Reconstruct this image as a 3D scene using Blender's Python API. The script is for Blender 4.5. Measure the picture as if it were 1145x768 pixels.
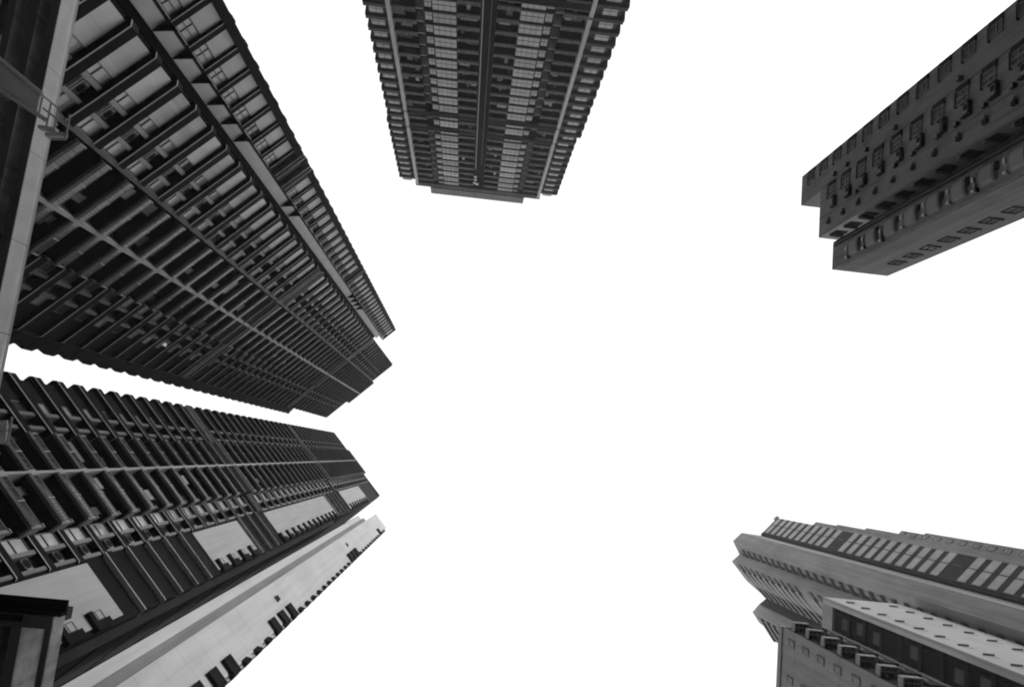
import bpy, math, random
from mathutils import Matrix, Vector
random.seed(7)
S = bpy.context.scene
for o in list(bpy.data.objects): bpy.data.objects.remove(o)

# ------------------------------------------------------------------ camera
EYE = 1.6                                   # eye height; plan axes: +X = right in the photo, +Y = down in the photo
FPX, CX, CY, VX, VY = 860.0, 572.5, 384.0, 517.0, 510.0      # focal length in px and the zenith's pixel (1145 x 768)
zen = Vector((VX - CX, VY - CY, FPX)).normalized()
ROT = zen.rotation_difference(Vector((0, 0, 1))).to_matrix()
ax, ay, az = ROT @ Vector((1, 0, 0)), ROT @ Vector((0, -1, 0)), ROT @ Vector((0, 0, -1))
cam = bpy.data.cameras.new('camera'); co = bpy.data.objects.new('camera', cam)
S.collection.objects.link(co)
M4 = Matrix((ax, ay, az)).transposed().to_4x4(); M4.translation = (0, 0, EYE)
co.matrix_world = M4
cam.sensor_fit = 'HORIZONTAL'; cam.sensor_width = 36; cam.lens = FPX / 1145 * 36
cam.clip_start = .05; cam.clip_end = 6000
S.camera = co

# ------------------------------------------------------------------ overcast daylight, black-and-white
SUN_EL, SUN_AZ = math.radians(33), math.radians(122)     # azimuth from +Y towards +X
SKY, SUN, EXPO = .12, 1.4, .36
CLOUD, CLOUD_V = .9, 8.0
HAZE = .0003
w = bpy.data.worlds.new('World'); S.world = w; w.use_nodes = True
nt = w.node_tree; nt.nodes.clear()
sky = nt.nodes.new('ShaderNodeTexSky'); sky.sky_type = 'NISHITA'; sky.sun_disc = False
sky.sun_elevation = SUN_EL; sky.sun_rotation = SUN_AZ; sky.air_density = 1.6; sky.dust_density = 6.0; sky.ozone_density = .6
bw = nt.nodes.new('ShaderNodeRGBToBW'); bg = nt.nodes.new('ShaderNodeBackground'); wo = nt.nodes.new('ShaderNodeOutputWorld')
cl = nt.nodes.new('ShaderNodeMix'); cl.data_type = 'FLOAT'; cl.inputs[0].default_value = CLOUD; cl.inputs[3].default_value = CLOUD_V   # closed cloud deck over the clear sky
nt.links.new(sky.outputs[0], bw.inputs[0]); nt.links.new(bw.outputs[0], cl.inputs[2]); nt.links.new(cl.outputs[0], bg.inputs[0]); nt.links.new(bg.outputs[0], wo.inputs[0])
bg.inputs[1].default_value = SKY
sl = bpy.data.lights.new('sun', 'SUN'); sl.energy = SUN; sl.angle = math.radians(12)
so = bpy.data.objects.new('sun', sl); S.collection.objects.link(so); so.location = (80, -80, 300)
sd = Vector((math.sin(SUN_AZ) * math.cos(SUN_EL), math.cos(SUN_AZ) * math.cos(SUN_EL), math.sin(SUN_EL)))
so.rotation_euler = sd.to_track_quat('Z', 'Y').to_euler()
vs = S.view_settings; vs.view_transform = 'Standard'; vs.look = 'None'; vs.exposure = EXPO; vs.gamma = 1; vs.use_curve_mapping = False
S.cycles.max_bounces = 6; S.cycles.diffuse_bounces = 4; S.cycles.glossy_bounces = 2; S.cycles.transparent_max_bounces = 8
S.cycles.use_denoising = True; S.cycles.filter_width = 2.0

# ------------------------------------------------------------------ materials (all grey: the photograph is black-and-white)
MATS = {}
def mat(name, v, var=.18, rough=.75, streak=.5, scale=.6, glossy=.02, stain=0):
    if name in MATS: return MATS[name]
    m = bpy.data.materials.new(name); m.use_nodes = True; n = m.node_tree; p = n.nodes['Principled BSDF']
    g = n.nodes.new('ShaderNodeNewGeometry')
    def noise(sx, sz, det):
        mp = n.nodes.new('ShaderNodeMapping'); mp.inputs['Scale'].default_value = (sx, sx, sz)
        t = n.nodes.new('ShaderNodeTexNoise'); t.inputs['Scale'].default_value = 1; t.inputs['Detail'].default_value = det
        n.links.new(g.outputs['Position'], mp.inputs[0]); n.links.new(mp.outputs[0], t.inputs['Vector']); return t.outputs['Fac']
    a, b = noise(scale, scale, 6), noise(2.2, .12, 4)
    mx = n.nodes.new('ShaderNodeMix'); mx.data_type = 'FLOAT'; mx.inputs[0].default_value = streak
    n.links.new(a, mx.inputs[2]); n.links.new(b, mx.inputs[3])
    r = n.nodes.new('ShaderNodeMapRange'); r.inputs[1].default_value = .3; r.inputs[2].default_value = .7
    r.inputs[3].default_value = v * (1 - var); r.inputs[4].default_value = v * (1 + var)
    n.links.new(mx.outputs[0], r.inputs[0]); out = r.outputs[0]
    if stain:                                   # thin rain streaks running down the wall, and patches of grime
        q = n.nodes.new('ShaderNodeMapRange'); q.inputs[1].default_value = .5; q.inputs[2].default_value = .72; q.inputs[3].default_value = 1; q.inputs[4].default_value = 1 - stain
        n.links.new(noise(6.0, .07, 3), q.inputs[0])
        q2 = n.nodes.new('ShaderNodeMapRange'); q2.inputs[1].default_value = .48; q2.inputs[2].default_value = .75; q2.inputs[3].default_value = 1; q2.inputs[4].default_value = 1 - stain * .8
        n.links.new(noise(.35, .12, 8), q2.inputs[0])
        for e in (q, q2):
            mu = n.nodes.new('ShaderNodeMath'); mu.operation = 'MULTIPLY'; n.links.new(out, mu.inputs[0]); n.links.new(e.outputs[0], mu.inputs[1]); out = mu.outputs[0]
    n.links.new(out, p.inputs['Base Color'])
    p.inputs['Roughness'].default_value = rough; p.inputs['Specular IOR Level'].default_value = glossy
    MATS[name] = m; return m
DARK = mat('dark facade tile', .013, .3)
ENDW = mat('dark end wall tile', .03, .3); DARKER = mat('dark recess and soffit tone', .006, .3)
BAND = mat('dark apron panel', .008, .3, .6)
EDGE = mat('light slab edge', .5, .25)
LIGHT2 = mat('light wall tile, greyer', .48, .2, stain=0.15); LIGHT3 = mat('light wall tile, new', .62, .12); LIGHT = mat('light wall tile', .56, .14, stain=0.12)
PALE = mat('pale blank wall', .44, .11, .9, .6, .35, stain=0.1)
WHITE = mat('white rendered wall', .60, .10, .9, .6, .3, stain=0.09); JOINT = mat('wall joint', .5, .2)
CGREY = mat('grey strip wall', .26, .12, stain=0.25)
SLAB = mat('balcony slab paint', .155, .2, stain=0.3)
FINM2 = mat('recess wall paint', .42, .2); FINM = mat('fin paint', .36, .2, stain=0.3); SIDE = mat('balcony side paint', .22, .2)
RAIL = mat('rail metal', .34, .1, .5, .2)
GLASSD = mat('tinted balustrade glass', .03, .3, .12, .2, .6, .5)
FRAME = mat('window frame', .17, .15, .5)
PANES = [mat('curtained pane', .46, .12, .2, .3, 1.5, .5), mat('half drawn pane', .3, .3, .15, .3, 2, .5), mat('dark pane', .05, .3, .08, .2, 1, .6)]
ACM = mat('air conditioner case', .12, .2, .5); ACD = mat('air conditioner grille', .015, .2)
TD = mat('tower dark tile', .075, .25); TL = mat('tower light panel', .44, .15); TL2 = mat('tower pale panel', .52, .15); TL3 = mat('tower grey panel', .36, .2); BAL = mat('baluster paint', .10, .3); TS = mat('tower slab', .17, .2, stain=0.3); TG = mat('tower balustrade', .075, .5, .3, .8)
RW = mat('brown grey tile wall', .195, .26, .7, .55, stain=0.22); RWL = mat('grey tile end wall', .24, .12, stain=0.22); RD = mat('dark opening', .02, .3); RPANE = mat('grimy pane', .08, .4, .15, .2, 2.0, .5)
DG = mat('smooth grey wall', .34, .26, .8, .5, .2, stain=0.16); DL = mat('pale panel', .52, .18); DD = mat('dark panel', .07, .2)
LIT = mat('pale slab wall', .5, .1, .85, .5, .3, stain=0.12); XG = mat('grey board wall', .34, .12, .85, .6, stain=0.16)
CONC = mat('canopy paint', .6, .38, .7, .25, 2.2, stain=0.45); BEAM = mat('soffit shade tone', .07, .3); STONE = mat('portal stone', .55, .3, .85, .25, 7.0, stain=0.4)  # BEAM: darker copy of canopy and stone, soffit shade put into the colour
STEEL = mat('bracket steel', .32, .2, .45); ASPH = mat('asphalt', .06, .2, .9, .0, .5); PAVE = mat('paving', .2, .2, .9, .0, .8)
CLOTH = mat('white cloth', .8, .05, .9)
def glass_mat():
    m = bpy.data.materials.new('frosted canopy glass'); m.use_nodes = True; n = m.node_tree; n.nodes.clear()
    g = n.nodes.new('ShaderNodeNewGeometry'); t = n.nodes.new('ShaderNodeTexNoise'); t.inputs['Scale'].default_value = 3; t.inputs['Detail'].default_value = 5
    n.links.new(g.outputs['Position'], t.inputs['Vector'])
    r = n.nodes.new('ShaderNodeMapRange'); r.inputs[1].default_value = .3; r.inputs[2].default_value = .7; r.inputs[3].default_value = .10; r.inputs[4].default_value = .30
    n.links.new(t.outputs[0], r.inputs[0])
    tr = n.nodes.new('ShaderNodeBsdfTransparent'); di = n.nodes.new('ShaderNodeBsdfDiffuse'); tl = n.nodes.new('ShaderNodeBsdfTranslucent')
    di.inputs[0].default_value = (.9, .9, .9, 1); tl.inputs[0].default_value = (.9, .9, .9, 1)
    a = n.nodes.new('ShaderNodeMixShader'); a.inputs[0].default_value = .4; n.links.new(di.outputs[0], a.inputs[1]); n.links.new(tl.outputs[0], a.inputs[2])
    b = n.nodes.new('ShaderNodeMixShader'); n.links.new(r.outputs[0], b.inputs[0]); n.links.new(a.outputs[0], b.inputs[1]); n.links.new(tr.outputs[0], b.inputs[2])
    o = n.nodes.new('ShaderNodeOutputMaterial'); n.links.new(b.outputs[0], o.inputs[0]); return m
FROST = glass_mat()

# ------------------------------------------------------------------ mesh helpers
class MB:
    """collects prisms; (u, n, z) are along the facade, out of it and up; s = side on which 'out' lies in local y"""
    def __init__(self, s=1): self.v, self.f, self.m, self.mats, self.s = [], [], [], [], s
    def mi(self, m):
        if m not in self.mats: self.mats.append(m)
        return self.mats.index(m)
    def prism(self, m, pts, z0, z1):
        b, k, i = len(self.v), len(pts), self.mi(m)
        for z in (z0, z1): self.v += [(p[0], p[1] * self.s, z) for p in pts]
        fs = [tuple(range(b + k - 1, b - 1, -1)), tuple(range(b + k, b + 2 * k))] + [(b + j, b + (j + 1) % k, b + k + (j + 1) % k, b + k + j) for j in range(k)]
        ar = sum(pts[j][0] * pts[(j + 1) % k][1] - pts[(j + 1) % k][0] * pts[j][1] for j in range(k)) * self.s
        if ar < 0: fs = [tuple(reversed(f)) for f in fs]
        self.f += fs; self.m += [i] * len(fs)
    def box(self, m, u0, u1, n0, n1, z0, z1): self.prism(m, [(u0, n0), (u1, n0), (u1, n1), (u0, n1)], z0, z1)
    def disc(self, m, u, n, z, r, t, k=12):        # a round plate standing in the facade plane
        b, i = len(self.v), self.mi(m)
        for nn in (n, n + t):
            self.v += [(u + r * math.cos(a * 2 * math.pi / k), nn * self.s, z + r * math.sin(a * 2 * math.pi / k)) for a in range(k)]
        fs = [tuple(range(b + k - 1, b - 1, -1)), tuple(range(b + k, b + 2 * k))] + [(b + j, b + (j + 1) % k, b + k + (j + 1) % k, b + k + j) for j in range(k)]
        self.f += fs; self.m += [i] * len(fs)
    def bar(self, m, p, q, r, k=8):                # a round bar between two points
        p, q = Vector(p), Vector(q); d = (q - p).normalized(); a = d.orthogonal().normalized(); c = d.cross(a)
        b, i = len(self.v), self.mi(m)
        for e in (p, q):
            for j in range(k):
                t = 2 * math.pi * j / k; x = e + (a * math.cos(t) + c * math.sin(t)) * r; self.v.append((x.x, x.y * self.s, x.z))
        fs = [tuple(range(b + k - 1, b - 1, -1)), tuple(range(b + k, b + 2 * k))] + [(b + j, b + (j + 1) % k, b + k + (j + 1) % k, b + k + j) for j in range(k)]
        self.f += fs; self.m += [i] * len(fs)
    def add(self, o, d=(0, 0, 0)):
        b = len(self.v); self.v += [(x + d[0], y + d[1], z + d[2]) for x, y, z in o.v]
        self.f += [tuple(j + b for j in f) for f in o.f]
        mp = [self.mi(m) for m in o.mats]; self.m += [mp[j] for j in o.m]
    def mesh(self, name):
        me = bpy.data.meshes.new(name); me.from_pydata(self.v, [], self.f)
        for m in self.mats: me.materials.append(m)
        me.polygons.foreach_set('material_index', self.m); me.update(); return me
def link(name, data, parent=None, loc=(0, 0, 0)):
    o = bpy.data.objects.new(name, data); S.collection.objects.link(o); o.parent = parent; o.location = loc; return o
def tag(o, label, cat, group=None, kind=None):
    if label: o['label'] = label
    if cat: o['category'] = cat
    if group: o['group'] = group
    if kind: o['kind'] = kind
    return o

class Tower:
    """a building: an Empty at its base, local x along the facade, heights given above the eye"""
    def __init__(self, name, label, cat, o, deg, s, group=None):
        self.root = link(name, None, None, (o[0], o[1], 0)); self.root.rotation_euler.z = math.radians(deg); self.s = s
        tag(self.root, label, cat, group); self.reg = {}; self.cache = {}
    def mb(self): return MB(self.s)
    def part(self, name, mb, label=None):
        o = link(name, mb.mesh(name), self.root, (0, 0, EYE))
        if label: o['label'] = label
        return o
    def wall(self, name, m, u0, u1, n0, n1, z0, z1, label=None):
        b = self.mb(); b.box(m, u0, u1, n0, n1, z0, z1); return self.part(name, b, label)
    def put(self, name, tpl, z, u=0., n=0., kids=(), at=None):
        x, y, r = at or (u, n * self.s, 0.)
        self.reg.setdefault(name, []).append((z, x, y, r, tpl, kids))
    def face(self, o, deg, s): return Face(self, o, deg, s)
    def me(self, tpl, name):
        if id(tpl) not in self.cache: self.cache[id(tpl)] = (tpl.mesh(name), tpl)
        return self.cache[id(tpl)][0]
    def finish(self, cap=100):
        for name, L in self.reg.items():
            L.sort(key=lambda t: t[0])
            for z, x, y, r, tpl, kids in L[:cap]:
                o = link(name, self.me(tpl, name), self.root, (x, y, z + EYE)); o.rotation_euler.z = r
                for kn, kt in kids: link(kn, self.me(kt, kn), o)
            if len(L) > cap:
                b = MB(1)
                for z, x, y, r, tpl, kids in L[cap:]:
                    for q in [tpl] + [k[1] for k in kids]:
                        c, d = math.cos(r), math.sin(r); k = MB(1); k.f, k.m, k.mats = q.f, q.m, q.mats
                        k.v = [(X * c - Y * d, X * d + Y * c, Z) for X, Y, Z in q.v]; b.add(k, (x, y, z))
                tag(self.part(name, b), None, None, None, 'stuff')

class Face:
    """another facade of the same building, given by a point and a direction in the plan"""
    def __init__(self, t, o, deg, s):
        self.t, self.s = t, s; a0 = t.root.rotation_euler.z; self.r = math.radians(deg) - a0
        d = Matrix.Rotation(-a0, 2) @ Vector((o[0] - t.root.location.x, o[1] - t.root.location.y)); self.o = d
    def mb(self): return MB(self.s)
    def xy(self, u, n): return self.o + Matrix.Rotation(self.r, 2) @ Vector((u, n * self.s))
    def put(self, name, tpl, z, u=0., n=0., kids=()):
        p = self.xy(u, n); self.t.put(name, tpl, z, kids=kids, at=(p.x, p.y, self.r))
    def part(self, name, mb, label=None):
        o = link(name, mb.mesh(name), self.t.root, (self.o.x, self.o.y, EYE)); o.rotation_euler.z = self.r
        if label: o['label'] = label
        return o
    def wall(self, name, m, u0, u1, n0, n1, z0, z1, label=None):
        b = self.mb(); b.box(m, u0, u1, n0, n1, z0, z1); return self.part(name, b, label)

def ledge_tpl(t, u0, u1, nw, p, ch, apron=.8, cham=(1, 1), edge=EDGE, band=BAND):
    """slab edge with a dark apron standing on it, its outer corners cut at 45 degrees"""
    b = t.mb()
    def ring(q, g): return [(u0, nw - .3), (u0, nw + q - ch * cham[0]), (u0 + ch * cham[0] * g, nw + q), (u1 - ch * cham[1] * g, nw + q), (u1, nw + q - ch * cham[1]), (u1, nw - .3)]
    b.prism(edge, ring(p, 1), .0, .06); b.prism(band, ring(p - .03, 1), .06, apron)
    b.prism(DARKER, ring(p - .035, 1), -.025, .0)  # near-black plate under the slab: soffit shade put into the colour
    return b
def window_tpl(t, w, h, transom=True, mull=0, fr=FRAME, panes=PANES):
    """(frame, [three pane variants]) with the frame's lower left front corner at the origin"""
    f = t.mb(); e = .045
    f.box(fr, 0, w, -.08, .03, 0, e); f.box(fr, 0, w, -.08, .03, h - e, h); f.box(fr, 0, e, -.08, .03, e, h - e); f.box(fr, w - e, w, -.08, .03, e, h - e)
    if transom: f.box(fr, e, w - e, -.07, .025, h * .45 - .025, h * .45 + .025)
    for k in range(mull):
        x = w * (k + 1) / (mull + 1); f.box(fr, x - .03, x + .03, -.07, .022, e, h - e)
    ps = []
    for m in panes:
        q = t.mb(); q.box(m, e, w - e, -.06, -.03, e, h - e); ps.append(q)
    return f, ps
def pick(ps, wts=(.62, .26, .12)):
    r = random.random(); return ps[0] if r < wts[0] else ps[1] if r < wts[0] + wts[1] else ps[2]
def ac_tpl(t, w=.75, h=.6):
    b = t.mb(); b.box(ACM, 0, w, -.25, .0, 0, h); g = t.mb()
    g.disc(ACD, w * .42, .002, h / 2, h * .4, .02); g.box(RAIL, w * .82, w * .94, .002, .025, h * .15, h * .85)
    return b, g
def balcony_tpl(t, u0, u1, d, rail_h=1.05, post=1.5, sl=SLAB, th=.36, ret=True, bal=.2, gl=GLASSD):
    """slab (grooved edge) with its railing; the slab's bottom front edge lies at n = 0, z = 0"""
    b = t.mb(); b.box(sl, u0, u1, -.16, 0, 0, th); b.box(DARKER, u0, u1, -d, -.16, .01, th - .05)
    for g in (.0, .115, .23): b.box(sl, u0 - .02, u1 + .02, -.05, .04, g + .015, g + .08)
    r = t.mb(); r.box(gl, u0 + .04, u1 - .04, -.10, -.08, th + .02, rail_h - .04); r.box(SIDE, u0, u1, -.12, -.06, rail_h - .04, rail_h)
    k = max(1, round((u1 - u0) / post))
    for j in range(k + 1):
        x = u0 + .03 + (u1 - u0 - .06) * j / k; r.box(RAIL, x - .025, x + .025, -.13, -.03, th - .02, rail_h + .012)
    x = u0 + bal * 1.5
    while x < u1 - .05 and bal < 1: r.box(BAL, x - .014, x + .014, -.078, -.06, th + .03, rail_h - .05); x += bal * random.choice((1, 1, 2, 3))
    return b, r
BLINDS = [mat('blind %d' % k, v, .25, .8, .6, 1.5) for k, v in enumerate((.05, .09, .16, .3))]
def clutter(t, z, u0, u1, n, p=.45):
    """blinds, boards and enclosed bays that differ from flat to flat"""
    if 'cl' not in t.cache:
        t.cache['cl'] = (None, [])
        for m in BLINDS:
            for wd, ht in ((.8, 1.5), (1.5, 1.1), (2.3, .7), (.5, 1.9)):
                b = t.mb(); b.box(m, 0, wd, -.05, 0, 0, ht); b.box(FRAME, -.02, wd + .02, -.06, .015, ht, ht + .05); t.cache['cl'][1].append((wd, b))
    for j in range(2):
        if random.random() < p:
            wd, b = random.choice(t.cache['cl'][1]); t.put('blind', b, z + random.choice((.5, .95, 1.1)), random.uniform(u0, max(u0, u1 - wd)), n - random.uniform(.25, .7))
def refuge_tpl(t, u0, u1, n, h, lines, m=DARK, th=.12, proj=.12):
    b = t.mb(); b.box(m, u0, u1, n - .3, n, 0, h)
    for z in lines: b.box(EDGE, u0, u1 + .02, n - .1, n + proj, z, z + .07)
    return b

# ------------------------------------------------------------------ ground
b = MB(); b.box(PAVE, -1500, 1500, -1500, 1500, -.5, 0); tag(link('ground', b.mesh('ground')), None, None, None, 'structure')
b = MB(); b.box(ASPH, 3.5, 12.5, -400, 400, .0, .004); tag(link('road', b.mesh('road')), None, None, None, 'structure')
b = MB(); b.box(PAVE, -4.5, 3.5, -400, 400, .0, .12); tag(link('pavement', b.mesh('pavement')), None, None, None, 'structure')

BLOCKER = mat('dark sky blocker', .05, .4, .95, 0, .08)  # for an unseen ring of slopes, added to darken the lower walls
def sky_blocker():
    """made-up slopes ringing the estate out of view, added to block low sky light"""
    v, f, NA, rad = [], [], 72, (88, 96, 106, 118, 135, 160, 200, 260, 340)
    prof = (0, 22, 46, 66, 80, 92, 108, 135, 150)
    for i in range(NA):
        a = 2 * math.pi * i / NA; k = .86 + .12 * math.sin(3 * a + 1) + .08 * math.sin(7 * a)
        for r, h in zip(rad, prof):
            rr = r + 4 * math.sin(5 * a + r); v.append((rr * math.cos(a), rr * math.sin(a), max(0, h * k + 1.5 * math.sin(11 * a + r * .3)) if h else -.2))
    n = len(rad)
    for i in range(NA):
        for j in range(n - 1): p, q = i * n + j, ((i + 1) % NA) * n + j; f.append((p, p + 1, q + 1, q))
    me = bpy.data.meshes.new('sky_blocker'); me.from_pydata(v, [], f); me.materials.append(BLOCKER)
    for q in me.polygons: q.use_smooth = True
    tag(link('sky_blocker', me), None, None, None, 'structure')
sky_blocker()

# ------------------------------------------------------------------ A: the wide left tower
def left_tower():
    P = 2.815
    t = Tower('apartment_tower', 'widest dark apartment tower, at upper left, with one tall pale recessed strip', 'tower', (-21.80, -13.03), -39.5, 1)
    b = t.mb()
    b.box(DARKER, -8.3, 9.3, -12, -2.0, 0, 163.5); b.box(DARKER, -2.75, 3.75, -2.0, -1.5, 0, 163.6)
    b.box(DARK, -2.85, 3.85, -2.4, -.05, 163.6, 165.2); b.box(DARK, 3.9, 9.1, -2.4, -.55, 163.5, 165.0); b.box(DARK, -8.3, -2.9, -2.4, -.55, 163.5, 164.6)
    b.box(DARK, 11.0, 14.2, -14, -5.5, 0, 157.6); b.box(DARK, 10.9, 14.3, -14, -5.0, 157.6, 158.9)
    t.part('wall', b)
    # gap end: a plain dark wall, lower than the rest
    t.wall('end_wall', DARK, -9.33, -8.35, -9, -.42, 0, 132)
    # right-hand window bay
    nw = -.7
    t.wall('blank_wall', LIGHT, 7.02, 9.15, -2.0, nw, 18, 163.5)
    for u in ((4.95, 5.2), (6.06, 6.33)): t.wall('fin', FINM, u[0], u[1], -2.0, nw + .10, 18, 163.5)
    t.wall('return_wall', DARK, 9.15, 9.35, -2.4, nw - .1, 0, 163.5)
    t.wall('pilaster', SLAB, 3.82, 4.12, -2.0, -.42, 15, 163.5)
    lt = ledge_tpl(t, 4.02, 9.42, nw, .35, .22, cham=(0, 1))
    w2, p2 = window_tpl(t, .84, 1.85); w1, p1 = window_tpl(t, .69, 1.85); ac, gr = ac_tpl(t)
    si = t.mb(); si.box(LIGHT, 5.2, 6.06, -1.6, nw + .02, 0, .22); si.box(RAIL, 5.2, 6.06, nw + .02, nw + .1, .1, .16)
    rf = refuge_tpl(t, 4.05, 9.3, -.52, 2.0, (.35, .95, 1.5))
    panels = []
    for m in (LIGHT, LIGHT2, LIGHT3):
        for cut in (.0, .35, .5, .7):
            q = t.mb()
            if cut: q.box(m, 7.06, 7.06 + 2.05 * cut - .015, nw, nw + .02, .85, 2.75); q.box(random.choice((m, LIGHT2)), 7.06 + 2.05 * cut + .015, 9.11, nw, nw + .022, .85, 2.75)
            else: q.box(m, 7.06, 9.11, nw, nw + .02, .85, 2.75)
            panels.append(q)
    # left-hand window bay, in the corner next to the other tower
    nl = -.7
    lt2 = ledge_tpl(t, -8.4, -2.92, nl, .32, .2, cham=(1, 0)); rf2 = refuge_tpl(t, -8.3, -2.95, -.52, 2.0, (.5, 1.2))
    t.wall('blank_wall', DARK, -8.3, -6.3, -2.0, nl - .02, 10, 163.5, 'dark blank wall near the gap')
    for u in ((-5.35, -5.1), (-4.2, -3.95)): t.wall('fin', SLAB, u[0], u[1], -2.0, nl + .16, 10, 163.5)
    wl, pl = window_tpl(t, .9, 1.85); wr, pr = window_tpl(t, .92, 1.85)
    # balconies
    b1, r1 = balcony_tpl(t, -2.8, .0, 1.7); b2, r2 = balcony_tpl(t, .30, 3.72, 1.7)
    rb = refuge_tpl(t, -2.8, 3.72, -.10, 2.4, (.02, 2.3)); rb.box(SLAB, -2.8, 3.72, -1.6, -.02, -.02, .16)
    t.wall('partition', FINM, .02, .28, -1.7, -.04, 15, 163.6, 'pale upright fin between the balconies')
    door, dp = window_tpl(t, 2.3, 2.2, False, 2, FRAME, [PANES[2], GLASSD, DARKER])
    # receding right wing
    lw = ledge_tpl(t, 11.02, 14.45, -5.1, .22, .05, .62, cham=(0, 0)); ww, pw = window_tpl(t, .9, 2.0, True, 1); 
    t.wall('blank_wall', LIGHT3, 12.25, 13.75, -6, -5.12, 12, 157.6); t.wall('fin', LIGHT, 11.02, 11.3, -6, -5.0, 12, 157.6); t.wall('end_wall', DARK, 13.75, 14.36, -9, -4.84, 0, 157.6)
    rfw = refuge_tpl(t, 11.05, 14.3, -4.85, 1.9, (.6, 1.3))
    wedge = t.mb(); wedge.prism(DARKER, [(9.95, -2.497), (10.72, -2.497), (10.95, -2.65), (10.95, -1.75)], 0, .12)
    t.wall('recess_wall', FINM2, 9.95, 10.80, -9, -2.5, 10, 139.5, 'tall pale strip of wall in the recess')
    b = t.mb(); b.box(DARK, 10.82, 11.01, -9, -2.7, 10, 139); b.box(DARK, 9.5, 9.93, -9, -2.75, 0, 139); t.part('recess_side', b)
    for k in range(-5, 47):
        z = 33.1 + P * k
        ref = k in (16, 33)
        t.put('ledge', lt, z); t.put('ledge', lt2, z + .4)
        if ref: t.put('refuge_band', rf, z + .82); t.put('refuge_band', rf2, z + 1.2)
        else:
            t.put('window', w2, z + .85, 4.12, nw + .0, [('pane', pick(p2, (.75, .17, .08)))]); t.put('window', w1, z + .85, 6.33, nw + .0, [('pane', pick(p1, (.75, .17, .08)))])
            t.put('wall_panel', random.choice(panels), z)
            if random.random() < .93: t.put('air_conditioner', ac, z + 1.75 + random.uniform(0, .15), 5.26, -.82, [('grille', gr)])
            t.put('sill', si, z + 1.45)
            t.put('window', wl, z + 1.25, -6.28, nl - .1, [('pane', pick(pl, (.1, .4, .5)))]); t.put('window', wr, z + 1.25, -3.92, nl - .1, [('pane', pick(pr, (.1, .4, .5)))])
            if random.random() < .9: t.put('air_conditioner', ac, z + 1.7, -5.0, -.85, [('grille', gr)])
        zb = 40.0 + 2.82 * (k - 2)
        if k - 2 in (13, 30): t.put('refuge_band', rb, zb)
        elif zb < 163:
            t.put('balcony', b1, zb, 0, 0, [('railing', r1)]); t.put('balcony', b2, zb, 0, 0, [('railing', r2)])
            clutter(t, zb, -2.6, -.1, 0); clutter(t, zb, .4, 3.6, 0)
            t.put('balcony_door', door, zb + .4, -2.4, -1.46, [('pane', pick(dp))]); t.put('balcony_door', door, zb + .4, .9, -1.46, [('pane', pick(dp))])
    for k in range(-9, 42):
        z = 40.8 + 2.765 * k
        t.put('ledge', lw, z)
        if k in (8, 9, 23): t.put('refuge_band', rfw, z + .82)
        else: t.put('window', ww, z + .66, 11.32, -5.14, [('pane', pick(pw))])
        if 37 < z < 54 or 64 < z < 71 or 103 < z < 113: t.put('wedge_slab', wedge, z - .9)
    for k in range(-5, 36):                       # rounded slab noses on the gap side
        nose = t.cache.setdefault('nose', None)
        if nose is None:
            nose = t.mb(); nose.prism(DARK, [(-9.3, -1.6), (-9.6, -1.5), (-9.82, -1.1), (-9.7, -.55), (-9.3, -.44)], 0, 1.3); nose.box(DARKER, -9.4, -8.4, -.45, -.40, .2, .32); t.cache['nose'] = nose
        t.put('slab_nose', nose, 33.5 + P * k)
    t.cache.pop('nose'); t.finish()

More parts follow.
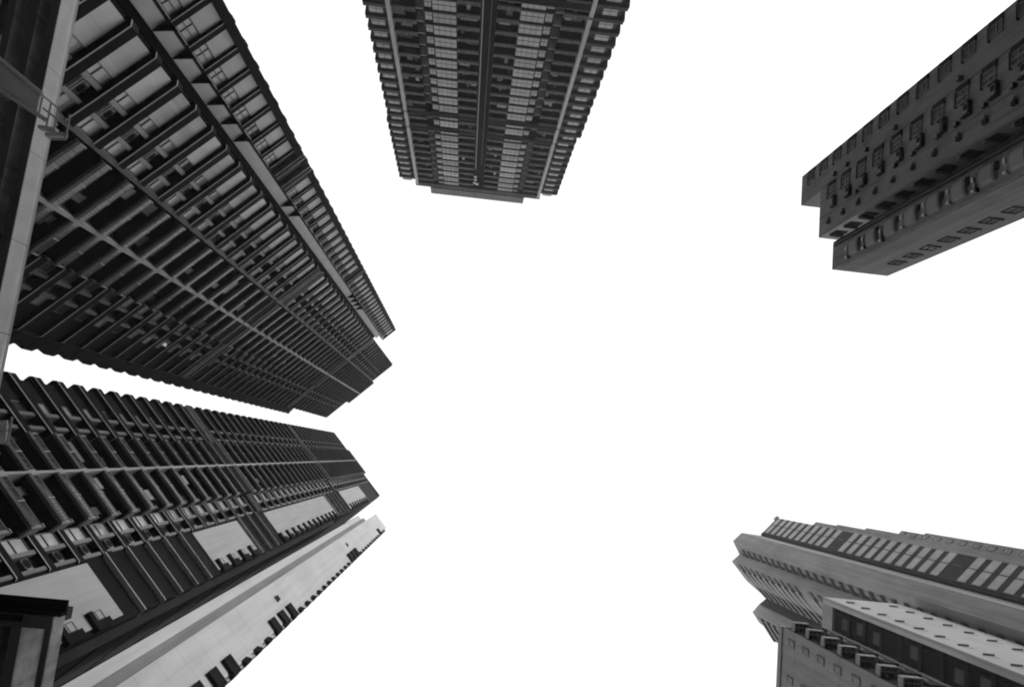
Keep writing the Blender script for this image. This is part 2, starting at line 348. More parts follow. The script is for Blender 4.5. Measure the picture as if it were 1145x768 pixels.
# ------------------------------------------------------------------ B: the lower left tower
def corner_tower():
    P = 2.77
    t = Tower('apartment_tower', 'dark apartment tower below the narrow sky gap, with pale blank wall patches', 'tower', (-22.127, .641), 52.3, -1)
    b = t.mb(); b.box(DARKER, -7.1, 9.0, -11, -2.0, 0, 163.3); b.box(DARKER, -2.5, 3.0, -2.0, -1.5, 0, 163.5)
    b.box(DARK, -2.6, 3.3, -2.4, -.05, 163.5, 165.2); b.box(DARK, 3.35, 8.9, -2.4, -.55, 163.3, 164.9); b.box(DARK, -7.4, -2.65, -2.4, -.4, 163.3, 164.6)
    b.box(DARK, 8.75, 9.02, -11, -.72, 0, 163.3); b.box(PALE, 5.6, 8.0, -8, -2.6, 163.3, 168)
    t.part('wall', b)
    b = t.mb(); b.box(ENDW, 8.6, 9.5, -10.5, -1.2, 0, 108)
    for k in range(14): b.box(DARK, 9.5, 9.53, -10.4, -1.3, 12 + 6.9 * k, 12.3 + 6.9 * k)
    t.part('end_wall', b)
    nw = -.7
    t.wall('blank_wall', BAND, 5.2, 8.75, -2.0, nw - .02, 0, 163.3, 'dark blank wall between the pale patches')
    for z0, z1 in ((20, 42.2), (57.9, 68.8), (77.8, 111.5), (123.6, 147.4)):
        b = t.mb(); b.box(PALE, 5.45, 8.72, nw - .02, nw + .06, z0, z1); t.part('wall_patch', b, 'pale blank wall patch')
    for u in ((4.08, 4.3), (5.02, 5.22)): t.wall('fin', SIDE, u[0], u[1], -2.0, nw + .08, 15, 163.3)
    lt = ledge_tpl(t, 3.34, 5.35, nw, .17, .08, .62, cham=(0, 1)); w1, p1 = window_tpl(t, .82, 2.0); ac, gr = ac_tpl(t, .66, .6)
    lline = t.mb(); lline.box(EDGE, 5.2, 9.05, -1.0, nw + .26, 0, .08); lline.box(BAND, 5.2, 9.02, -1.0, nw + .22, .08, .85)
    we, pe = window_tpl(t, .5, 1.1, True); hood = t.mb(); hood.box(DARK, 7.95, 8.98, nw - .3, nw + .26, -.42, .0); hood.box(DARK, 8.5, 8.98, nw - .3, nw + .2, .0, 1.3)
    nl = -.5
    lt2 = ledge_tpl(t, -7.55, -2.72, nl, .32, .2, cham=(1, 0)); wl, pl = window_tpl(t, .9, 1.85)
    t.wall('blank_wall', DARK, -7.2, -5.5, -2.0, nl - .02, 10, 163.3, 'dark blank wall near the gap')
    for u in ((-4.45, -4.2), (-3.4, -3.15)): t.wall('fin', SLAB, u[0], u[1], -2.0, nl + .16, 10, 163.3)
    b1, r1 = balcony_tpl(t, -2.6, -.06, 1.7); b2, r2 = balcony_tpl(t, .16, 3.2, 1.7)
    side = t.mb(); side.box(SIDE, 3.2, 3.32, -1.3, -.01, 0, .98); side.box(RAIL, 3.12, 3.35, -.2, .04, .98, 1.05)
    rb = refuge_tpl(t, -2.6, 3.2, -.1, 2.4, (.02, 2.3)); rb.box(SLAB, -2.6, 3.2, -1.6, -.02, -.02, .16)
    rf = refuge_tpl(t, 3.25, 5.2, -.5, 1.9, (.4, 1.1)); rf2 = refuge_tpl(t, -7.2, -2.75, -.3, 1.9, (.5, 1.2))
    t.wall('partition', FINM, -.03, .14, -1.7, -.04, 15, 163.5, 'pale upright fin between the balconies')
    door, dp = window_tpl(t, 2.2, 2.2, False, 2, FRAME, [PANES[2], GLASSD, DARKER])
    for k in range(-9, 46):
        z = 38.3 + P * k
        ref = k in (13, 29)
        zl = z + .35
        t.put('ledge', lt, zl); t.put('ledge', lt2, zl)
        if ref: t.put('refuge_band', rf, zl + .85); t.put('refuge_band', rf2, zl + .85); t.put('refuge_band', rb, z)
        else:
            t.put('window', w1, zl + .66, 3.26, nw - .04, [('pane', pick(p1, (.8, .15, .05)))])
            if random.random() < .93: t.put('air_conditioner', ac, zl + 1.6, 4.33, -.82, [('grille', gr)])
            t.put('window', wl, zl + .85, -5.45, nl - .1, [('pane', pick(pl, (.1, .4, .5)))])
            if random.random() < .9: t.put('air_conditioner', ac, zl + 1.5, -4.15, -.65, [('grille', gr)])
            t.put('balcony', b1, z, 0, 0, [('railing', r1)]); t.put('balcony', b2, z, 0, 0, [('railing', r2)])
            t.put('side_panel', side, z)
            clutter(t, z, -2.5, -.2, 0); clutter(t, z, .3, 3.0, 0)
            t.put('balcony_door', door, z + .4, -2.4, -1.46, [('pane', pick(dp))]); t.put('balcony_door', door, z + .4, .5, -1.46, [('pane', pick(dp))])
        inpatch = any(a - .6 < zl < c - 1.2 for a, c in ((20, 42.2), (57.9, 68.8), (77.8, 111.5), (123.6, 147.4)))
        if inpatch:
            t.put('window', we, zl + .75, 7.98, nw + .06, [('pane', pick(pe, (.7, .2, .1)))]); t.put('window_hood', hood, zl + .72)
        elif zl > 42 and zl < 150: t.put('ledge', lline, zl)
    t.finish()

# ------------------------------------------------------------------ T: the tower straight ahead (top of the photo)
def facing_tower():
    P, W = 2.94, 33.2
    t = Tower('apartment_tower', 'symmetrical dark tower at the top edge with two light window columns', 'tower', (-13.465, -57.353), 5.8, 1)
    b = t.mb()
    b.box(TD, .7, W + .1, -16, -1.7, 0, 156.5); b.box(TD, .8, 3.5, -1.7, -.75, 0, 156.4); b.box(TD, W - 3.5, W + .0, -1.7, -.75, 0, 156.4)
    b.box(DARK, 15.55, 17.65, -3, -1.62, 0, 156)
    t.part('wall', b)
    b = t.mb(); b.box(TS, 6.5, 26.5, -12, .25, 157.6, 161.2); b.box(TD, 3.4, 29.8, -14, .12, 155.7, 157.6); t.part('roof_parapet', b)
    for u in ((3.48, 4.02), (29.18, 29.72)):
        for z0, z1 in ((40, 88.6), (89.1, 121.8), (122.2, 127.9), (128.3, 156.8)):
            t.wall('stripe', FINM2, u[0], u[1], -1.8, .18, z0, z1, 'pale upright stripe')
    b = t.mb(); b.bar(RAIL, (15.85, -.5, 40), (15.85, -.5, 146), .09); t.part('drain_pipe', b)
    b = t.mb(); b.bar(TS, (16.9, -1.6, 40), (16.9, -1.6, 146), .07); t.part('drain_pipe', b)
    def sym(f, a, c): f(a, c); f(W - c, W - a)
    bal = [balcony_tpl(t, a, c, 1.6, 1.0, 1.4, TS, .34, True, .22, TG) for a, c in ((4.1, 7.15), (12.65, 15.5), (17.7, 20.55), (26.05, 29.1))]
    wide, pw = window_tpl(t, 3.1, 2.25, True, 3, TS, [TL, TL3, TL2, ]); nar, pn = window_tpl(t, .95, 2.1, True, 1, TS, [TL, TL2, PANES[1]])
    side, ps = window_tpl(t, 1.9, 1.75, True, 1, TS, [TL2, TL, PANES[1]])
    acw, pa = window_tpl(t, .75, 1.4, True, 0, FRAME, [PANES[1], PANES[2], PANES[2]]); ac, gr = ac_tpl(t, .7, .6)
    shelf = t.mb(); shelf.box(TD, 8.2, 12.65, -1.75, -.04, .05, .36); shelf.box(EDGE, 7.15, 8.22, -1.7, -.3, .05, .17)
    shelf2 = t.mb(); shelf2.box(TD, W - 12.65, W - 8.2, -1.75, -.04, .05, .36); shelf2.box(EDGE, W - 8.22, W - 7.15, -1.7, -.3, .05, .17)
    sl = t.mb(); sl.prism(TD, [(.35, -2), (.35, -.35), (.6, -.1), (3.45, -.1), (3.45, -2)], .2, .75); sl.box(TS, .4, 3.45, -.4, -.06, .75, .83)
    sr = t.mb(); sr.prism(TD, [(W + .6, -2), (W + .6, -.35), (W + .35, -.1), (W - 3.45, -.1), (W - 3.45, -2)], .2, .75); sr.box(TS, W - 3.45, W + .5, -.4, -.06, .75, .83)
    rfb = t.mb(); rfb.box(DARK, 3.6, 15.5, -1.8, .06, 0, 1.3); rfb.box(TS, 3.6, 15.5, -.2, .14, 1.3, 1.42)
    rfc = t.mb(); rfc.box(DARK, 17.7, 29.6, -1.8, .06, 0, 1.3); rfc.box(TS, 17.7, 29.6, -.2, .14, 1.3, 1.42)
    for k in range(-10, 23):
        z = 89.4 + P * k
        ref = any(abs(z + 1.2 - q) < 1.47 for q in (88.4, 121.9, 128.2))
        hi = z > 126; dl, dr = (-.3, -.5) if hi else (0, 0)
        t.put('bay_slab', sl, z - .6, dl); t.put('bay_slab', sr, z - .6, dr)
        t.put('window', side, z + .30, 1.0 + dl, -.35, [('pane', pick(ps, (.5, .3, .2)))]); t.put('window', side, z + .30, W - 2.45 + dr, -.35, [('pane', pick(ps, (.6, .3, .1)))])
        t.put('shelf', shelf, z - .38); t.put('shelf', shelf2, z - .38)
        if ref: t.put('refuge_band', rfb, z - .4); t.put('refuge_band', rfc, z - .4)
        for j, (bb, rr) in enumerate(bal): t.put('balcony', bb, z - .75, 0, 0, [('railing', rr)])
        for a, c in ((4.1, 7.1), (12.7, 15.4), (17.8, 20.5), (26.1, 29.0)): clutter(t, z - .75, a, c, 0, .6)
        for u, tp, pp in ((9.4, wide, pw), (20.65, wide, pw), (8.35, nar, pn), (23.85, nar, pn)):
            t.put('window', tp, z + .02, u, -.10 if tp is wide else -.28, [('pane', pick(pp, (.55, .3, .15)))])
        for u in (7.3, 25.1):
            t.put('window', acw, z + .5, u, -1.6, [('pane', pick(pa, (.4, .4, .2)))]) if random.random() < .5 else t.put('air_conditioner', ac, z + .4, u, -1.1, [('grille', gr)])
    lamp = t.mb(); lamp.disc(CLOTH, 0, 0, 0, .30, .25)
    for u, z in ((15.95, 148.3), (15.95, 150), (15.8, 151.8), (16.35, 152.3)): t.put('white_vent', lamp, z, u, .1)
    t.finish()

# ------------------------------------------------------------------ C: the white end wall at the lower left
def white_tower():
    t = Tower('apartment_tower', 'slender white blank walled tower with a grey upright stripe and toothed edge', 'tower', (-13.634, 12.637), 52.3, -1)
    t.wall('wall', WHITE, -3.1, 0, -4, 0, 0, 143)
    t.wall('wall_stripe', WHITE, -4.33, -3.68, -4, .03, 0, 125.2, 'narrow pale stripe beside the grey one'); t.wall('wall_stripe', CGREY, -3.68, -3.1, -4, -.12, 0, 129, 'dark grey upright stripe')
    b = t.mb(); b.box(DARK, -4.40, -4.33, -4, -.05, 0, 125); t.part('joint', b)
    jn = t.mb(); jn.box(JOINT, -3.1, -.02, -.01, .003, 0, .03)
    for k in range(44): t.put('wall_joint', jn, 14.4 + 2.765 * k)
    bay = t.mb(); bay.prism(DARK, [(-.12, .01), (.28, .28), (.36, .0), (.36, -1.2), (.0, -1.2)], 0, 1.15)
    bay.prism(WHITE, [(0, .0), (.2, .14), (.28, -.02), (.28, -1.1), (.0, -1.1)], 1.15, 2.1); bay.box(RAIL, .0, .34, -1.15, .12, 2.1, 2.2)
    fin = t.mb(); fin.box(DARK, -.92, .3, .003, .22, 0, 1.15); fin.box(SLAB, -.92, .3, .003, .26, 1.15, 1.23)
    for k in range(45):
        z = 15.3 + 2.765 * k
        big = any(abs(z - q) < 1.3 for q in (43.2, 46, 48.7, 59.6, 62.4, 65.2, 98.5, 101.2, 104, 132))
        t.put('corner_bay', bay, z)
        if big: t.put('dark_hood', fin, z + .2)
    vent = t.mb(); vent.box(DARKER, -2.05, -1.6, .003, .05, 0, .9); vent.box(SLAB, -2.1, -1.55, .003, .12, -.08, 0)
    for z in (64.6, 102.4): t.put('vent', vent, z)
    t.finish()

# ------------------------------------------------------------------ R: the upper right slab block
def right_block():
    t = Tower('tile_block', 'dark tiled block at upper right, stepping down in three blocks', 'building', (37.991, -30.908), 96, 1)
    b = t.mb(); b.box(RW, 0, 3.35, -16, 0, 0, 80.6); t.part('wall', b)
    b = t.mb(); b.box(RW, 3.35, 9.42, -8, 1.2, 0, 73.2); t.part('wall', b)
    b = t.mb(); b.box(RW, 11.75, 14.3, -2.9, 2.4, 0, 67.5); b.box(RW, 9.42, 11.75, -6, -2.0, 0, 67.3); t.part('wall', b)
    b = t.mb(); b.box(RWL, 3.36, 3.42, -14, -.02, 60, 80.55); t.part('side_wall', b)
    w, ps = window_tpl(t, .95, 1.35, True, 0, RWL, [RPANE, RPANE, PANES[2]]); ww, pp = window_tpl(t, 1.0, 1.4, True, 1, RWL, [RPANE, PANES[2], PANES[2]])
    jamb = t.mb(); jamb.box(RD, -.12, 1.1, .004, .16, 1.38, 1.5); jamb.box(RD, -.42, -.02, .004, .14, -.1, 1.38)
    box = t.mb(); box.box(RD, 0, 1.1, 0, .3, 0, .08); box.box(RD, 0, .08, 0, .3, .08, .9); box.box(RD, 1.02, 1.1, 0, .3, .08, .9); box.box(RD, .08, 1.02, .004, .03, .08, .9); box.box(RW, .08, 1.02, .26, .3, .3, .38)
    ac, gr = ac_tpl(t, .75, .55); pipe = t.mb(); pipe.disc(RWL, 0, 0, 0, .14, .28); pipe.box(RD, .16, .5, .0, .22, -.2, .22)
    brk = t.mb(); brk.box(RD, 0, .35, .0, .3, 0, .35); brk.box(RWL, .05, .3, .3, .34, .05, .3)
    for u in (4.35, 7.55): b_ = t.mb(); b_.bar(RW, (u, 1.26, 0), (u, 1.26, 73), .06); t.part('drain_pipe', b_)
    for k in range(-4, 16):
        z = 39.2 + 2.94 * k
        if z < 78: t.put('window', w, z, .55, .09, [('pane', pick(ps))]); t.put('window_hood', jamb, z, .55, 0)
        zb = 38.4 + 2.87 * k
        if zb < 70.5:
            t.put('window', ww, zb, 4.85, 1.29, [('pane', pick(pp))]); t.put('window_hood', jamb, zb, 4.85, 1.2); t.put('cage', box, zb - .35, 6.1, 1.2)
            if random.random() < .6: t.put('air_conditioner', ac, zb - .25, 6.25, 1.48, [('grille', gr)])
            if random.random() < .5: t.put('bracket', brk, zb + random.uniform(.2, 1.4), 7.2 + random.uniform(-.1, .2), 1.2)
            if random.random() < .4: t.put('bracket', brk, zb + random.uniform(-.5, .8), 3.7, 1.2)
            t.put('pipe_stub', pipe, zb + 1.0, 8.15, 1.2)
    b = t.mb()
    for u in (11.85, 12.2): b.bar(RD, (u, 2.52, 0), (u, 2.52, 67), .08)
    t.part('drain_pipe', b)
    arc = [(.68 - .68 * math.cos(math.pi * k / 10), .30 * math.sin(math.pi * k / 10) ** .7) for k in range(11)]
    shell = t.mb(); shell.prism(RWL, arc, .25, 1.5); shell.prism(RW, [(.06 + x * .91, y * .9) for x, y in arc], .1, .25); shell.box(RD, .1, .62, .0, .16, -.12, .1); shell.prism(RW, [(x * 1.04 - .03, y * 1.06) for x, y in arc], 1.5, 1.62)
    bit = t.mb(); bit.box(PANES[1], .05, .4, 0, .2, 0, .22); bit.box(RWL, .5, .85, 0, .26, -.25, .0); bit.box(PANES[1], .95, 1.1, 0, .2, -.1, .25); bit.box(RD, -.1, 1.2, .0, .22, -.36, -.28)
    bs, bp = window_tpl(t, .95, 1.2, True, 0, STEEL, [PANES[2], PANES[1], PANES[0]])
    for k in range(-5, 9):
        z = 39.4 + 2.88 * k
        t.put('bay', shell, z, 12.55, 2.4); t.put('vent', bit, z + 2.1 + random.uniform(-.15, .15), 12.75 + random.uniform(-.1, .2), 2.4)
    # openings on the faces that look down the photo
    eye = t.mb(); eye.box(RD, 9.44, 9.52, -1.35, -.15, 0, 1.1); eye.box(RW, 9.44, 9.75, -1.45, -.05, 1.1, 1.25)
    b = t.mb(); b.box(DG, 9.423, 9.45, -2.0, 1.17, 0, 73.15); t.part('side_wall', b)
    for k in range(-3, 11): t.put('opening', eye, 41.8 + 2.85 * k, .0, .95)
    e = t.face((34.136, -16.955), 6, 1)
    e.wall('end_wall', RWL, .0, 5.1, -.4, .04, 0, 67.3, 'lighter end wall'); e.wall('end_band', RW, .35, 1.75, .0, .10, 0, 66.6); e.wall('band_edge', RWL, .12, .26, .0, .16, 0, 66)
    dw, dp = window_tpl(e, 1.05, 1.15, False, 1, RD, [DARKER, DARKER, PANES[2]]); sill = e.mb(); sill.box(RW, -.08, 1.13, 0, .14, -.1, 0)
    dash = e.mb(); dash.box(RWL, .0, .12, .06, .12, 0, 1.5)
    for k in range(-3, 14):
        z = 38.4 + 2.42 * k
        if z < 65: e.put('window', dw, z, 3.08, .07, [('pane', pick(dp))]); e.put('sill', sill, z, 3.08, .04)
        if k < 11: e.put('pale_pane', dash, 39.6 + 2.9 * k - 8, -.06, .0)
    t.finish()

# ------------------------------------------------------------------ D group at the lower right
def grey_tower():
    Z = 152.6
    t = Tower('grey_tower', 'tall grey tower at lower right with smooth wall, panelled bands and pleated corners', 'tower', (58.9, 22.0), 0, 1)
    def L(p): return [(x - 58.9, y - 22.0) for x, y in p]
    b = t.mb(); b.prism(DG, L([(55.15, 15.19), (53.32, 16.74), (54.48, 19.31), (52.90, 20.63), (55.75, 24.43), (59.47, 27.70), (66, 27), (66, 20), (58.95, 15.75)]), 0, Z)
    t.part('wall', b)
    b = t.mb(); b.prism(DG, L([(59.47, 27.72), (57.90, 28.86), (56.57, 30.26), (57.73, 32.16), (61.08, 35.04), (68, 36), (68, 27.5)]), 0, Z); t.part('wall', b)
    w = t.face((58.897, 15.565), 138, 1)
    b = w.mb(); b.box(DD, -4.75, 0, -5, 0, 0, 152.4); b.box(DG, -5.5, -4.7, -5, .06, 0, 136.5); b.box(DG, -5.8, -5.5, -5, .03, 0, 129); b.box(DG, -6.15, -5.8, -5, .045, 0, 120); b.box(DG, -6.8, -6.15, -5, .02, 0, 111); b.box(DG, -7.12, -6.8, -5, .0, 0, 105.5)
    b.prism(DG, [(-5.2, 0), (-4.3, .02), (-4.3, -1.2)], 152.4, 153.6)
    w.part('band_wall', b)
    for u in (-.12, -.42): w.wall('drain_pipe', DD, u - .09, u + .09, .0, .22, 0, 152)
    p1 = w.mb(); p1.box(DL, -4.7, -2.98, .0, .05, 0, 1.5); p1.box(DG, -4.7, -2.98, .0, .06, -.14, -.06)
    p2 = w.mb(); p2.box(DL, -2.82, -.75, .0, .05, 0, 1.5); p2.box(DG, -2.82, -.75, .0, .06, -.14, -.06)
    p3, pp3 = window_tpl(w, .75, 1.2, True, 0, DG, [PALE, PALE, PANES[1]])
    rib = w.mb(); rib.box(DG, -2.93, -2.87, .0, .08, 0, 1.5)
    for k in range(30):
        z = 150.0 - 2.70 * k
        if k not in (10, 21): w.put('panel', p1, z); w.put('panel', p2, z)
        else: w.put('refuge_rib', rib, z)
        if z < 111: w.put('window', p3, z, -6.72, .1, [('pane', pick(pp3))])
        elif z < 134: w.put('vent', rib, z, -2.4, .06)
    c = t.face((54.4816, 19.3147), 62, 1); sq, sp = window_tpl(c, .8, 1.35, True, 0, DG, [PALE, PALE, PANES[1]])
    sh = c.mb(); sh.box(DD, -1.6, 0, .003, .1, 0, .95); sh.box(DG, -.7, -.05, .003, .2, .95, 1.07); sh.box(DD, -.72, 0, .003, .05, 1.07, 2.7)
    m = t.face((52.9002, 20.628), 50, 1); sq2, sp2 = window_tpl(m, .8, 1.3, True, 0, DG, [PALE, PALE, PANES[1]])
    st = m.mb(); st.box(DD, .0, 8.2, .003, .10, 0, .95); st.box(DD, 1.3, 8.2, .003, .30, .9, 1.0); st.box(PALE, 1.3, 8.2, .003, .28, 1.0, 1.75); st.box(DD, 1.3, 8.2, .003, .08, 1.75, 2.7)  # dark strip below the pale ledge has its underside shade in the colour
    e = t.face((56.57, 30.26), 59, 1); st2 = e.mb(); st2.box(DD, .4, 5.4, .003, .1, 0, .95); st2.box(DD, .5, 5.4, .003, .30, .9, 1.0); st2.box(PALE, .5, 5.4, .003, .28, 1.0, 1.75); st2.box(DD, .5, 5.4, .003, .08, 1.75, 2.7)  # same dark underside strip, shade put into the colour
    for k in range(30):
        z = 149.0 - 2.74 * k; ref = k in (10, 20)
        if not ref: c.put('window', sq, z, -1.4, .06, [('pane', pick(sp))])
        c.put('shelf', sh, z - 1.1)
        if not ref: m.put('window', sq2, z, .4, .06, [('pane', pick(sp2))]); m.put('balcony', st, z - 1.3); e.put('balcony', st2, z - 1.3)
    d = t.face((59.47, 27.70), 143.5, 1); d.wall('dark_band', DD, .1, 1.85, -.3, .05, 0, 152.3)
    t.finish()

def pale_block():
    H = 3.35
    t = Tower('pale_block', 'narrow pale block with slit windows and a dark louvred side, between grey buildings', 'building', (42.759, 16.665), 6, -1)
    b = t.mb(); b.box(LIT, .0, 9.3, -.33, 0, 0, 92); b.box(DARKER, .45, 9.3, -3.4, -.33, 0, 91.9); b.box(XG, -.42, 0, -.6, -.12, 0, 91.2); b.box(LIT, -.5, -.42, -.55, -.2, 0, 91.0); t.part('wall', b)
    wn, ps = window_tpl(t, .85, .85, False, 1, FRAME, [PANES[2], DARKER, PANES[2]]); hd = t.mb(); hd.box(XG, -.08, .93, 0, .16, .85, .93)
    for k in range(16):
        z = 88.0 - H * k
        t.put('window', wn, z, 1.3, -.02, [('pane', pick(ps))]); t.put('window', wn, z + .3, 6.55, -.02, [('pane', pick(ps))])
        t.put('window_hood', hd, z, 1.3); t.put('window_hood', hd, z + .3, 6.55)
    k = t.face((42.348, 20.092), 96, 1)
    b = k.mb(); b.box(DARKER, -3.35, 0, -8, -.35, 0, 89.5); b.box(XG, -3.4, .0, -8, .0, 89.5, 92); b.box(XG, -.12, .0, -.8, .0, 0, 89.5); t_ = k.part('louvred_side', b)
    sl = k.mb(); sl.box(DARK, -3.3, -.12, -.5, -.08, 0, .5); sl.box(DARK, -2.3, -2.15, -.5, -.14, .5, 3.3); bay = k.mb(); bay.box(DD, -1.9, -.7, -.4, -.18, .5, 1.9)
    for j in range(16): k.put('slab', sl, 85.7 - H * j); random.random() < .7 and k.put('louvre', bay, 85.7 - H * j, random.uniform(-.5, .2))
    k.wall('corner_pipe', RAIL, -3.42, -3.3, .0, .12, 0, 89)
    t.finish()

def grey_block():
    t = Tower('grey_block', 'low grey block at bottom right with tray-like boxes up its edge', 'building', (28.94, 15.329), 96, 1)
    b = t.mb(); b.box(XG, 0, 14, -3.7, 0, 0, 71); t.part('wall', b)
    b = t.mb(); b.box(XG, -.02, 14, -.3, .12, 70.6, 71.3)
    for z in range(12, 70, 8): b.box(FRAME, .0, 14, .0, .004, z, z + .05)
    t.part('coping', b)
    wn, ps = window_tpl(t, .5, 1.1, False, 0, XG, [PANES[0], XG, PANES[1]]); jb = t.mb(); jb.box(FRAME, -.1, -.0, 0, .1, -.05, 1.15); jb.box(FRAME, -.06, .52, 0, .06, -.08, -.02)
    y = t.face((28.94, 15.329), 6, -1)
    tray = y.mb(); tray.box(RD, .24, 1.41, .0, .70, .5, .6); tray.box(XG, .15, .24, .0, .78, .0, .6); tray.box(XG, 1.41, 1.5, .0, .78, .0, .6); tray.box(XG, .24, 1.41, .70, .78, .0, .6); tray.box(FRAME, .6, .64, .0, .7, .1, .14); tray.box(FRAME, 1.0, 1.04, .0, .7, .1, .14); tray.box(RAIL, .24, 1.41, .4, .44, .02, .06)
    br = y.mb(); br.box(RD, 1.9, 3.0, .0, .5, 0, 1.1); br.box(RD, .2, 1.5, .003, .02, .9, 2.2)
    ac, gr = ac_tpl(y, .8, .6)
    yb = y.mb(); yb.box(RD, .05, 3.65, -.02, .02, 0, 70.4); y.part('dark_side', yb)
    for u in (1.7, 3.4): y.wall('drain_pipe', RAIL, u - .06, u + .06, .02, .16, 0, 70)
    for k in range(16):
        z = 68.6 - 2.8 * k
        for u in (.8, 3.85, 7.4, 9.8): t.put('window', wn, z - .4, u, .02, [('pane', pick(ps, (.7, .12, .18)))]); t.put('jamb', jb, z - .4, u)
        y.put('tray', tray, z); y.put('bracket', br, z - .2)
        if random.random() < .5: y.put('air_conditioner', ac, z + .1, .4, .55, [('grille', gr)])
    t.finish()

# ------------------------------------------------------------------ near things on the left
def street_canopy():
    t = Tower('street_canopy', 'coffered canopy at the upper left corner, edged with frosted glass and carrying pipe brackets', 'canopy', (-5.426, -6.371), 96.2, 1)
    b = t.mb(); b.box(CONC, -6, 12, 2.05, 2.6, -EYE, 10.0); t.part('wall', b)
    b = t.mb(); b.box(CONC, -6, 12, .10, 2.6, 10.30, 10.36); t.part('deck', b)
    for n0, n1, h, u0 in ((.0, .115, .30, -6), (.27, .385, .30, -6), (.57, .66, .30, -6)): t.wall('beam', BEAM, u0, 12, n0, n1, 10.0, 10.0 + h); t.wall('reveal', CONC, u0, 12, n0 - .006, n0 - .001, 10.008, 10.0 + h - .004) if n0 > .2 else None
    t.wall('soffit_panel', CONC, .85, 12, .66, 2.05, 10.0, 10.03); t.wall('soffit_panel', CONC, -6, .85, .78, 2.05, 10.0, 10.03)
    u = -6.
    while u < 11.9: t.wall('glass_panel', FROST, u, u + 1.19, -.012, .0, 10.0, 10.37); u += 1.2
    b = t.mb(); b.box(STEEL, -6, 12, -.016, .012, 10.37, 10.385); t.part('rail', b)
    b = t.mb(); b.box(STEEL, -6, 12, -.016, -.006, 10.335, 10.34); t.part('rail', b)
    R = Matrix.Rotation(-t.root.rotation_euler.z, 2)
    def P(x, y, z): v = R @ Vector((x + 5.426, y + 6.371)); return (v.x, v.y, z)
    def br(name, parts):
        m = t.mb()
        for p, q, r in parts: m.bar(STEEL, P(*p), P(*q), r)
        t.part(name, m)
    z = 9.3
    br('pipe', [((-6.3, -5.35, z), (-5.2, -4.441, z), .028), ((-6.0, -5.10, z), (-6.0, -5.10, 10.02), .02)])
    br('pipe', [((-6.3, -4.88, z), (-5.12, -4.105, z), .028), ((-6.0, -4.68, z), (-6.0, -4.68, 10.02), .02)])
    m = t.mb(); m.prism(STEEL, [P(x, y, 0)[:2] for x, y in ((-6.3, -5.3), (-5.24, -4.43), (-5.26, -4.24), (-6.3, -4.92))], z + .03, z + .06); t.part('tray', m)
    br('cage', [((-5.172, -4.26, z), (-4.86, -4.02, z), .012), ((-5.081, -4.338, z), (-5.112, -4.03, z), .012), ((-4.985, -4.264, z), (-5.013, -3.99, z), .012), ((-5.19, -4.40, z), (-5.215, -4.16, z), .012), ((-5.21, -4.44, z), (-4.96, -4.24, z), .01)])
    m = t.mb(); m.prism(STEEL, [P(x, y, 0)[:2] for x, y in ((-5.20, -4.035), (-4.99, -4.0), (-4.995, -3.965), (-5.20, -3.99))], z - .03, z + .06)
    m.prism(STEEL, [P(x, y, 0)[:2] for x, y in ((-5.11, -3.94), (-4.88, -3.945), (-4.885, -3.90), (-5.11, -3.895))], z - .03, z + .06); t.part('clamp', m)
    br('end_bar', [((-4.847, -4.184, z), (-4.878, -3.859, z), .014), ((-5.057, -3.855, z), (-4.878, -3.859, z), .008)])
    br('end_bar', [((-5.212, -.477, z), (-5.243, -.148, z), .014), ((-5.8, -.33, z), (-5.232, -.317, z), .01), ((-5.8, -.33, z), (-5.8, -.33, 10.02), .015)])
    m = t.mb(); m.prism(CONC, [P(x, y, 0)[:2] for x, y in ((-5.7, -.44), (-5.285, -.439), (-5.275, -.165), (-5.7, -.165))], z + .03, z + .06); t.part('tray', m)

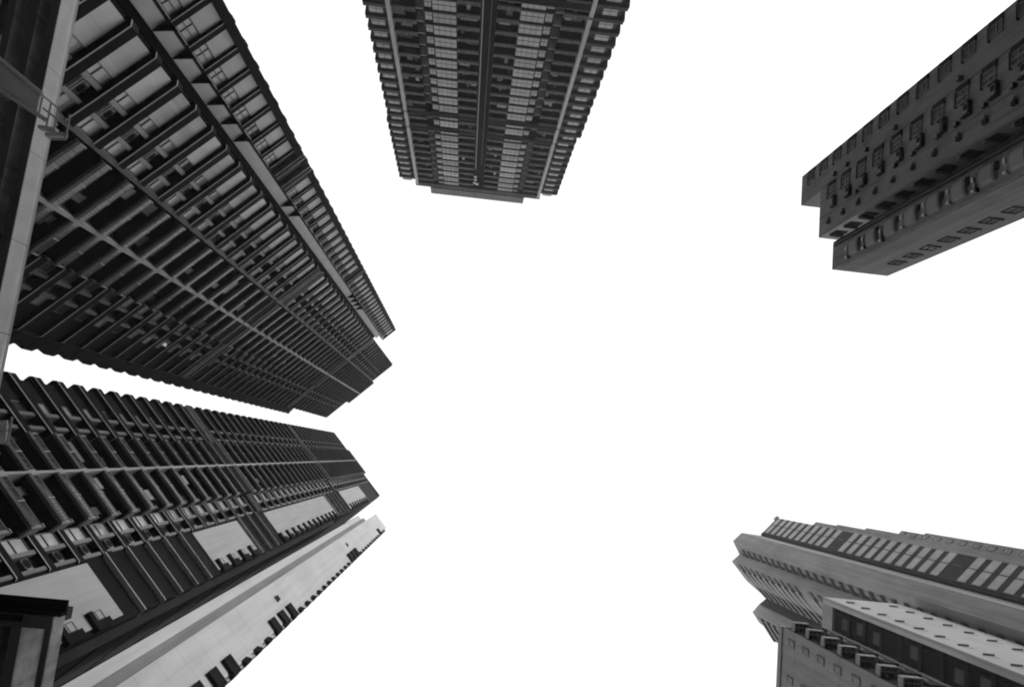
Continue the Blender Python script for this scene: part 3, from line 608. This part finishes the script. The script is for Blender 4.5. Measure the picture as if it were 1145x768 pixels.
def portal():
    t = Tower('stone_portal', 'stone portal soffit with dark cornice and pale coffers at the bottom left corner', 'portal', (-4.06, 1.57), 6, 1)
    b = t.mb(); b.box(STONE, -.012, 0, .0, 6, 8.275, 8.50); t.part('fascia', b)
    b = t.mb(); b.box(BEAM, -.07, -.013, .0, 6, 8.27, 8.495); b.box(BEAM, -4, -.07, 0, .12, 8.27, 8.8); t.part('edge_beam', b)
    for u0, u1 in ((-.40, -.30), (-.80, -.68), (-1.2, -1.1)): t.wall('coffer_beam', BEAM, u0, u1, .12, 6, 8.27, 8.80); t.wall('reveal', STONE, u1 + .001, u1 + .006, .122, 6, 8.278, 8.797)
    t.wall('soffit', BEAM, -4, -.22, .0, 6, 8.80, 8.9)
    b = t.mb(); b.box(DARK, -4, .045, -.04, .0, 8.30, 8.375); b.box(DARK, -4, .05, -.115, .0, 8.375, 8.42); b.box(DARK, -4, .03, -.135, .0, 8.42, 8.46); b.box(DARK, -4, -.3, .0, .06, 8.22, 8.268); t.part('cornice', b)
    b = t.mb(); b.box(STONE, -4, -2.2, .0, 6, -EYE, 8.27); t.part('wall', b)

def laundry():
    spots = [((118.5, 600), 21.0, 'white cloth draped from a lower left tower window, largest of those hung out', .75, .9),
             ((58, 607), 21.2, 'small white cloth at a dark lower left tower window near the stone portal', .5, .6),
             ((186, 386), 25.3, 'white cloth hung below a balcony on the widest tower, close to the sky gap', .28, .5)]
    for (px, py), d, label, wd, ht in spots:
        v = ROT @ Vector((px - CX, py - CY, FPX)); r = math.hypot(v.x, v.y); p = v * (d / r)
        a = math.atan2(v.y, v.x) + math.pi / 2
        m = bpy.data.meshes.new('cloth'); vs_, fs_ = [], []
        for i in range(7):
            for j in range(6):
                vs_.append(((i / 6 - .5) * wd * (1 - .25 * j / 5), .05 * math.sin(i * 1.9 + j * .6) - .12 * j / 5, -ht * j / 5 * (1 + .15 * math.sin(i))))
        for i in range(6):
            for j in range(5): k = i * 6 + j; fs_.append((k, k + 6, k + 7, k + 1))
        m.from_pydata(vs_, [], fs_); m.materials.append(CLOTH)
        for q in m.polygons: q.use_smooth = True
        o = link('cloth', m, None, (p.x, p.y, p.z + EYE)); o.rotation_euler.z = a
        tag(o, label, 'laundry', 'washing hung out on the towers'); o.modifiers.new('thick', 'SOLIDIFY').thickness = .01

def haze():
    b = MB(); b.box(STEEL, -1490, 1490, -1490, 1490, -1.5, 176); o = link('haze', b.mesh('haze'))
    m = bpy.data.materials.new('thin haze'); m.use_nodes = True; n = m.node_tree; n.nodes.clear()
    v = n.nodes.new('ShaderNodeVolumePrincipled'); v.inputs['Density'].default_value = HAZE; v.inputs['Color'].default_value = (.95, .95, .95, 1); v.inputs['Anisotropy'].default_value = .2
    mo = n.nodes.new('ShaderNodeOutputMaterial'); n.links.new(v.outputs[0], mo.inputs['Volume'])
    o.data.materials.clear(); o.data.materials.append(m); tag(o, None, None, None, 'stuff')
haze()
left_tower(); corner_tower(); facing_tower(); white_tower(); right_block(); grey_tower(); pale_block(); grey_block(); street_canopy(); portal(); laundry()
